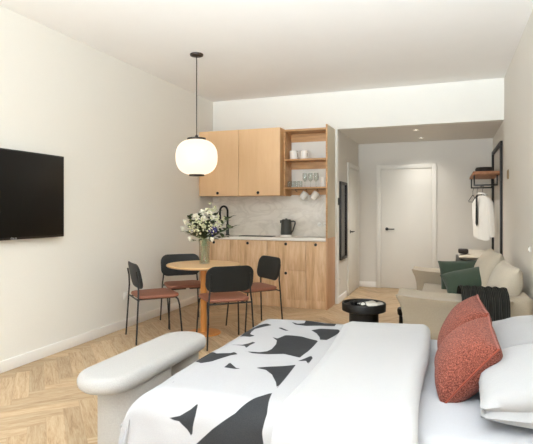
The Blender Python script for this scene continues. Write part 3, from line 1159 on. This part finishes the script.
so.thickness, so.offset = .022, -1
# the turned-back part: a thick double layer with a round fold towards the pillows


def flap_pt(u, v):
    b = 1.60 + (3.68 - 1.60) * v
    if b < 2.66:
        p, dy = edge(DYN - .005 - b, .13)
        y = DYN - .005 - p
    else:
        yf = DYF - .01 - .06 * min(1, u / .6)
        p, dy = edge(b - yf, .115)
        y = yf + p
    hem = -.655 + .03 * math.sin(2.2 * (b - 1.6))
    # cross-section loop: along the top from hem to fold, around, and back underneath
    fx_ = -.105 + .008 * math.sin(b * 5)
    L_ = fx_ - hem
    if u < .6:
        k = u / .6
        x = hem + (L_ - .05) * k
        z = DZT + .006 + .024 * min(1, k * 10) + .030 * (k ** 1.3)
    elif u < .8:
        k = (u - .6) / .2
        a = PI / 2 - PI * k
        x = fx_ - .05 + .05 * math.cos(a)
        z = DZT + .0105 + .0475 * math.sin(a) - .0 * k
        z = DZT + .011 + .049 * math.sin(a)
    else:
        k = (u - .8) / .2
        x = fx_ - .05 - (L_ - .05) * k
        z = DZT - .038 + .042 * k
    nz = noise.noise(Vector((x * 3, b * 3, 5.5))) * .008
    hang = min(1, dy / .15)
    return Vector((x, y + (-1 if b < 2.66 else 1) * (.02 * hang + (z - DZT) * hang * .5), z * 1.0 - dy + nz * (1 - hang)))


b = MB(org)
b.grid(flap_pt, 60, 140)
b.build('folded_flap', M['linen'], du, 0).data.shade_smooth()


def cushion(name, label, cat, center, xd, yd, W_, H_, T_, mat, group=None, seed=0, nz=.006, pinch=.07, q=.5, seam=None, p=2.4):
    m_ = basis(center, xd, yd)
    o = MB().pillow(W_, H_, T_, nz, seed, pinch, q=q, p=p).build(name, mat, None, 70)
    o.matrix_world = m_
    tag(o, label, cat, group)
    if seam:
        n = 20
        pts = []
        for k in range(4 * n):
            s_, u = divmod(k, n)
            u = -1 + 2 * u / n
            U, Vv = ((u, -1), (1, u), (-u, 1), (-1, -u))[s_]
            pts.append((W_ / 2 * U * (1 - pinch * (1 - Vv * Vv)), H_ / 2 * Vv * (1 - pinch * (1 - U * U)), 0))
        MB().tube(pts, .005, 6, closed=True).build('piping', seam, o)
    return o


# bed pillows: two piles of two against the wall
G = 'white pillows at the head of the bed'
cushion('pillow', 'white pillow lying under another at the near side of the bed', 'pillow', (.37, 2.31, .550), (0, 1, 0), (-1, 0, .0), .62, .52, .14, M['pillow'], G, 1, .012, .04, .42)
cushion('pillow', 'plump white pillow on top of the near pile, closest to the camera', 'pillow', (.37, 2.31, .650), (0, 1, 0.02), (-1, 0, -.25), .62, .54, .17, M['pillow'], G, 2, .014, .04, .42)
cushion('pillow', 'white pillow lying under another behind the rust cushions', 'pillow', (.38, 3.02, .548), (0, 1, 0), (-1, 0, 0), .66, .50, .13, M['pillow'], G, 3, .012, .04, .42)
cushion('pillow', 'white pillow on top of the far pile, behind the rust cushions', 'pillow', (.40, 3.02, .640), (0, 1, 0), (-1, 0, -.25), .66, .50, .15, M['pillow'], G, 4, .014, .04, .42)
cushion('cushion', 'rust boucle cushion leaning in front, nearer the camera', 'cushion', (.076, 2.475, .630), (-.01, .36, .045), (.20, .03, .26), .42, .36, .23, M['rust'], 'rust cushions on the bed', 5, .008, .05, .5, M['rustseam'])
cushion('cushion', 'rust boucle cushion half hidden behind the other rust cushion', 'cushion', (.074, 2.905, .652), (-.02, .36, .015), (.15, .03, .27), .45, .38, .22, M['rust'], 'rust cushions on the bed', 6, .008, .05, .5, M['rustseam'])

# ------------------------------------------------------------------ sofa
sy0, sy1 = 4.36, 6.58
sf = thing('sofa', 'taupe fabric sofa with flared armrests against the right wall', 'sofa', (.1, 5.5, 0))
org = (.1, 5.5, 0)
SXF = -.40


def soft_box(b, lo, hi, flare=.03, r=.04, top=True, seed=0, dish=.02):
    """upholstered block: rounded, with lightly flared upper corners and a dished top"""
    lo, hi = Vector(lo), Vector(hi)
    t = bmesh.new()
    bmesh.ops.create_cube(t, size=1)
    bmesh.ops.scale(t, vec=hi - lo, verts=t.verts)
    bmesh.ops.translate(t, vec=(lo + hi) / 2, verts=t.verts)
    bmesh.ops.bevel(t, geom=t.edges[:], offset=r, segments=3, profile=.5, affect='EDGES')
    bmesh.ops.subdivide_edges(t, edges=[e for e in t.edges if e.calc_length() > .10], cuts=6, use_grid_fill=True)
    c = (lo + hi) / 2
    h = (hi - lo) / 2
    for v in t.verts:
        u, w_, q = [(v.co[i] - c[i]) / h[i] for i in range(3)]
        f = max(0, q) ** 3
        if top:
            v.co.x += flare * f * u * abs(u)
            v.co.y += flare * f * w_ * abs(w_)
            v.co.z += f * (dish * (u * u + w_ * w_ - 1))
        v.co += Vector((0, 0, 1)) * noise.noise(v.co * 5 + Vector((seed, 0, 0))) * .006
    b._merge(t)
    return b


MB(org).box((SXF + .14, sy0 + .05, .09), (.60, sy1 - .05, .28), .02).build('base', M['sofa'], sf)
soft_box(MB(org), (SXF + .13, sy0 + .30, .27), (.38, sy1 - .30, .43), .03, .03, True, 1, .01).build('seat_cushion', M['sofa'], sf, 60)
soft_box(MB(org), (SXF + .03, sy0, .10), (.42, sy0 + .28, .585), .065, .014, True, 2, .028).build('armrest', M['sofa'], sf, 60)
soft_box(MB(org), (SXF + .03, sy1 - .28, .10), (.42, sy1, .58), .065, .014, True, 3, .028).build('armrest', M['sofa'], sf, 60)
soft_box(MB(org), (.40, sy0 + .01, .10), (XR - .03, sy1 - .01, .62), .012, .05, True, 4).build('backrest', M['sofa'], sf, 60)
for x in (SXF + .18, .54):
    for y in (sy0 + .12, sy1 - .12):
        MB(org).lathe([(0, 0), (.022, 0), (.03, .09), (0, .09)], (x, y, 0), 16).build('leg', M['blackwood'], sf)

GB = 'beige back cushions on the sofa'
cushion('cushion', 'beige back cushion on the sofa, the one nearer the bed', 'cushion', (.45, 4.86, .625), (-.05, 1, .0), (.30, 0, .95), .74, .46, .24, M['sofab'], GB, 11, .012, .04, .45)
cushion('cushion', 'beige back cushion on the sofa, the one farther from the bed', 'cushion', (.38, 5.74, .665), (-.05, 1, 0), (.36, 0, .92), .76, .48, .24, M['sofab'], GB, 12, .012, .04, .45)
GG = 'dark green cushions on the sofa'
cushion('cushion', 'larger dark green cushion leaning against the far armrest', 'cushion', (.13, 6.08, .57), (1, .12, .05), (.12, .5, .8), .47, .39, .17, M['green'], GG, 13, .008, .06)
cushion('cushion', 'dark green cushion lying in front of the larger green one', 'cushion', (.21, 5.52, .585), (1, .15, .24), (.05, .7, .6), .54, .34, .18, M['green'], GG, 14, .008, .06)


# ribbed throw over the near armrest
def throw_pt(u, v):
    # v across the cloth (x), u from the seat over the arm and down outside
    path = [(5.0, .475), (4.84, .475), (4.72, .54), (4.66, .62), (4.58, .655), (4.48, .662), (4.38, .645), (4.30, .59), (4.275, .47), (4.27, .34), (4.27, .22)]
    f = u * (len(path) - 1)
    i = min(len(path) - 2, int(f))
    k = f - i
    y, z = [path[i][q] + (path[i + 1][q] - path[i][q]) * k for q in (0, 1)]
    x = .05 + .30 * v + .075 * u + .05 * math.sin(u * 3) * v
    return Vector((x, y - .006 * math.sin(v * 40) * (u > .55), z + .006 * math.sin(v * 40) * (u <= .55) + .004))


th = MB((.2, 4.5, .65)).grid(throw_pt, 50, 80, (1, 1.2)).build('throw_blanket', M['throw'], None, 0)
th.data.shade_smooth()
so = th.modifiers.new('thickness', 'SOLIDIFY')
so.thickness, so.offset = .012, 1
tag(th, 'charcoal ribbed throw draped over the near sofa armrest', 'blanket')

# ------------------------------------------------------------------ side tables
stx, sty = -.79, 4.93
s1 = thing('side_table', 'black round tray side table between the bed and the hall', 'table', (stx, sty, 0))
org = (stx, sty, 0)
MB(org).lathe([(0, .325), (.198, .325), (.212, .332), (.215, .40), (.211, .408), (.200, .408), (.196, .40), (.195, .385), (0, .385)], (stx, sty, 0), 48).build('tray_top', M['blackwood'], s1)
MB(org).lathe([(0, 0), (.14, 0), (.143, .006), (.143, .325), (0, .325)], (stx, sty, 0), 40).build('pedestal', M['blackwood'], s1)
mg = thing('magazine', 'open pale magazine lying on the black tray table', 'magazine', (stx + .05, sty + .02, .386), -.5)
MB().grid(lambda u, v: Vector((-.10 + .10 * u, -.12 + .24 * v, .001 + .018 * math.sin(u * PI * .9))), 8, 2).build('page', M['paper'], mg)
MB().grid(lambda u, v: Vector((.0 + .10 * u, -.12 + .24 * v, .001 + .018 * math.sin(.28 + u * 2.6))), 8, 2).build('page', M['paper'], mg)
for c_ in mg.children:
    k = c_.modifiers.new('thickness', 'SOLIDIFY')
    k.thickness = .003
tag(MB((stx - .09, sty - .05, .386)).lathe([(0, 0), (.022, 0), (.040, .022), (.044, .034), (.041, .034), (.036, .022), (.019, .006), (0, .005)], (stx - .09, sty - .05, .3855), 24).build('bowl', M['black']),
    'small black bowl on the tray table beside the magazine', 'bowl')
gl = thing('eyeglasses', 'dark framed eyeglasses lying on the tray table in front of the magazine', 'eyeglasses', (stx - .02, sty - .12, .388), .2)
for sx in (-1, 1):
    MB().tube([(sx * .032 + .024 * math.cos(2 * PI * k / 18), 0, .024 + .020 * math.sin(2 * PI * k / 18)) for k in range(18)], .003, 6, closed=True).build('rim', M['black'], gl)
    MB().tube([(sx * .056, 0, .030), (sx * .058, .06, .028), (sx * .055, .12, .004)], .002, 6).build('temple', M['black'], gl)
s2 = thing('stool', 'low black round stool half hidden behind the near sofa armrest', 'stool', (-.375, 5.02, 0))
org = (-.375, 5.02, 0)
s2.location = org
MB(org).lathe([(0, .29), (.085, .29), (.100, .30), (.104, .34), (.098, .36), (0, .366)], (org[0], org[1], 0), 32).build('seat', M['blackwood'], s2)
MB(org).lathe([(0, 0), (.09, 0), (.093, .006), (.085, .29), (0, .29)], (org[0], org[1], 0), 32).build('pedestal', M['blackwood'], s2)

# ------------------------------------------------------------------ hall: mirror, switches, downlights
mr = thing('wall_mirror', 'tall narrow black framed mirror on the left wall of the hall', 'mirror', (XH, 7.22, 1.15))
org = (XH, 7.22, 1.15)
y0, y1, z0, z1 = 7.00, 7.46, .60, 1.73
MB(org).box((XH, y0, z0), (XH + .03, y0 + .035, z1)).box((XH, y1 - .035, z0), (XH + .03, y1, z1)).box((XH, y0 + .035, z0), (XH + .03, y1 - .035, z0 + .035)) \
    .box((XH, y0 + .035, z1 - .035), (XH + .03, y1 - .035, z1)).build('frame', M['black'], mr)
MB(org).box((XH + .002, y0 + .036, z0 + .036), (XH + .012, y1 - .036, z1 - .036), 0).build('mirror_glass', M['mirror'], mr)


def plate(name, label, cat, c, axis, w_=.08, h_=.08, mat='white', knob_=True, group=None):
    """small wall plate; axis = outward normal 'x+', 'x-', 'y-'"""
    rz = {'y-': 0, 'x+': PI / 2, 'x-': -PI / 2}[axis]
    t = thing(name, label, cat, c, rz, group)
    MB().box((-w_ / 2, -.010, -h_ / 2), (w_ / 2, 0, h_ / 2), .003).build('plate', M[mat], t)
    if knob_:
        MB().box((-w_ / 2 + .012, -.014, -h_ / 2 + .012), (w_ / 2 - .012, -.0095, h_ / 2 - .012), .002).build('rocker', M[mat], t)
    return t


plate('light_switch', 'small dark switch on the hall wall between end panel and mirror', 'switch', (XH, 6.93, 1.44), 'x+', .06, .10, 'kettle')
plate('wall_socket', 'white socket low on the hall wall below the mirror', 'socket', (XH, 6.98, .30), 'x+', .08, .08, 'white')
plate('wall_socket', 'white socket on the left wall behind the side-on dining chair', 'socket', (XL, 4.68, .36), 'x+', .08, .08, 'white')
plate('thermostat', 'small brass thermostat plate on the right wall beside the coat rack', 'thermostat', (XR, 6.40, 1.735), 'x-', .09, .11, 'brass')
plate('light_switch', 'small white switch on the right wall above the sofa', 'switch', (XR, 4.75, .985), 'x-', .05, .05, 'white')


def downlight(x, y, label, power):
    t = thing('downlight', label, 'lamp', (x, y, ZH), 0, 'hall ceiling downlights')
    MB().lathe([(.016, .001), (.045, .001), (.046, -.004), (.040, -.007), (.016, -.003)], n=28).build('trim_ring', M['trim'], t)
    MB().lathe([(0, -.0015), (.016, -.0015), (.016, .0), (0, .0)], n=24).build('lens', M['spot'], t)
    l = bpy.data.lights.new('downlight_beam', 'SPOT')
    l.energy, l.spot_size, l.spot_blend, l.color, l.shadow_soft_size = power, math.radians(125), 1.0, (1, .96, .90), .05
    o = bpy.data.objects.new('downlight_beam', l)
    COL.objects.link(o)
    o.location = (x, y, ZH - .02)
    return t


downlight(-.41, 8.15, 'round hall ceiling downlight close to the back door', 32)
downlight(-.44, 7.34, 'round hall ceiling downlight nearer the room', 88)

# ------------------------------------------------------------------ coat rack
RY0, RY1 = 7.02, 8.36
ck = thing('coat_rack', 'black metal coat rack with wood shelf against the right wall of the hall', 'rack', (XR - .1, 7.7, 0))
org = (XR - .1, 7.7, 0)
q = .016
MB(org).box((XR - .035, RY0, 0), (XR - .005, RY0 + .05, 2.21)).build('post', M['black'], ck)
MB(org).box((XR - .035, RY1 - .05, 0), (XR - .005, RY1, 2.21)).build('post', M['black'], ck)
MB(org).box((XR - .035, RY0 + .05, 2.16), (XR - .005, RY1 - .05, 2.21)).build('top_rail', M['black'], ck)
MB(org).box((.30, RY0 + .06, 1.795), (XR - .004, RY1 - .02, 1.83)).build('shelf', M['rackwood'], ck)
for y in (7.35, 8.25):
    MB(org).box((.315, y, 1.66), (.335, y + .02, 1.795), .002).box((.60, y, 1.66), (.62, y + .02, 1.795), .002).box((.315, y, 1.65), (.62, y + .02, 1.67), .002).build('bracket', M['black'], ck)
MB(org).tube([(.44, 7.36, 1.66), (.44, 8.26, 1.66)], .010, 8).build('hanging_rail', M['black'], ck)
MB(org).box((.10, RY0 + .2, .585), (XR - .04, RY1 - .02, .62)).box((.10, RY0 + .2, .0), (.125, RY0 + .225, .585)).box((.10, RY1 - .05, .0), (.125, RY1 - .025, .585)) \
    .build('shoe_bench', M['black'], ck)
tag(MB((.36, 7.75, .622)).pillow(.47, 1.05, .11, .003, 31, .02, q=.3, mat=Matrix.Translation((.36, 7.77, .676))).build('seat_pad', M['sofab'], None, 60),
    'beige seat pad on the low black bench of the coat rack', 'cushion')
tag(MB((.18, 7.5, .72)).box((.12, 7.30, .724), (.25, 7.44, .785), .02, 3).build('bag', M['bag']), 'small dark leather pouch on the beige seat pad', 'bag')
hat = thing('hat', 'dark brown flat hat lying on the coat rack shelf', 'hat', (.48, 7.85, 1.831))
MB().lathe([(0, 0), (.17, 0), (.175, .006), (.125, .014), (.12, .085), (.11, .105), (0, .108)], n=32).build('crown', M['bag'], hat)
MB().lathe([(.124, .015), (.1275, .015), (.126, .040), (.1215, .040)], n=32).build('band', M['black'], hat)


def hanger(x, y, z, k, label, rz=0.0):
    t = thing('clothes_hanger', label, 'hanger', (x, y, z), rz, 'hangers on the coat rack')
    MB().tube([(0, .0, -.105), (0, 0, -.055), (0, .0, -.03)] + [(.022 * math.sin(a) , 0, .0 + .024 * -math.cos(a)+.004) for a in [math.radians(20 + 25 * k) for k in range(9)]], .0028, 6).build('hook', M['black'], t)
    MB().tube([(0, 0, -.09), (-.10 * k, 0, -.135), (-.20 * k, 0, -.185), (-.195 * k, 0, -.20), (.195 * k, 0, -.20), (.20 * k, 0, -.185), (.10 * k, 0, -.135)], .0045, 6, closed=True).build('arms', M['black'], t)
    return t


hanger(.345, 8.26, 1.642, .8, 'empty black hanger at the outer end of the rack, farthest left', 1.15)
hanger(.405, 8.26, 1.642, .8, 'empty black hanger between the outer hanger and the shirt', 1.15)
hanger(.45, 7.72, 1.642, .68, 'black hanger carrying the white shirt', -1.0)
# shirt: closed body shell with two sleeves, collar and a black ribbon tie
shx = thing('shirt', 'white long sleeved shirt with a black ribbon tie, hanging from the coat rack', 'shirt', (.45, 7.72, 1.50), -1.0)


def body_pt(u, v):
    a = 2 * PI * v
    z = .03 - .62 * u
    wv = .05 + (.160 - .05) * min(1, (u / .10)) ** .7 if u < .10 else .160 + .01 * u
    dp = .03 + .035 * min(1, u * 3)
    rp = 1 + .06 * math.sin(a * 5 + u * 3) * min(1, u * 2)
    return Vector((wv * math.cos(a) * rp, dp * math.sin(a) * rp, z + .02 * math.sin(a * 2) * u))


MB().grid(body_pt, 26, 40, wrapv=True).build('torso', M['shirt'], shx, 0).data.shade_smooth()
for sx in (-1, 1):
    MB().tube([(sx * .125, 0, -.03), (sx * .16, 0, -.09), (sx * .178, .01, -.28), (sx * .182, .02, -.46), (sx * .18, .02, -.56)], [.034, .046, .043, .038, .032], 14).build('sleeve', M['shirt'], shx, 60)
MB().tube([(.06 * math.cos(2 * PI * k / 16), .045 * math.sin(2 * PI * k / 16), .045 - .015 * math.sin(2 * PI * k / 16)) for k in range(16)], .016, 8, closed=True).build('collar', M['shirt'], shx, 60)
MB().prism([(-.016, .0), (.016, .0), (.024, -.40), (0, -.44), (-.024, -.40)], .0, .006,
           mat=Matrix.Translation((-.02, -.078, .03)) @ Matrix.Rotation(PI / 2, 4, 'X')).build('tie', M['tie'], shx)
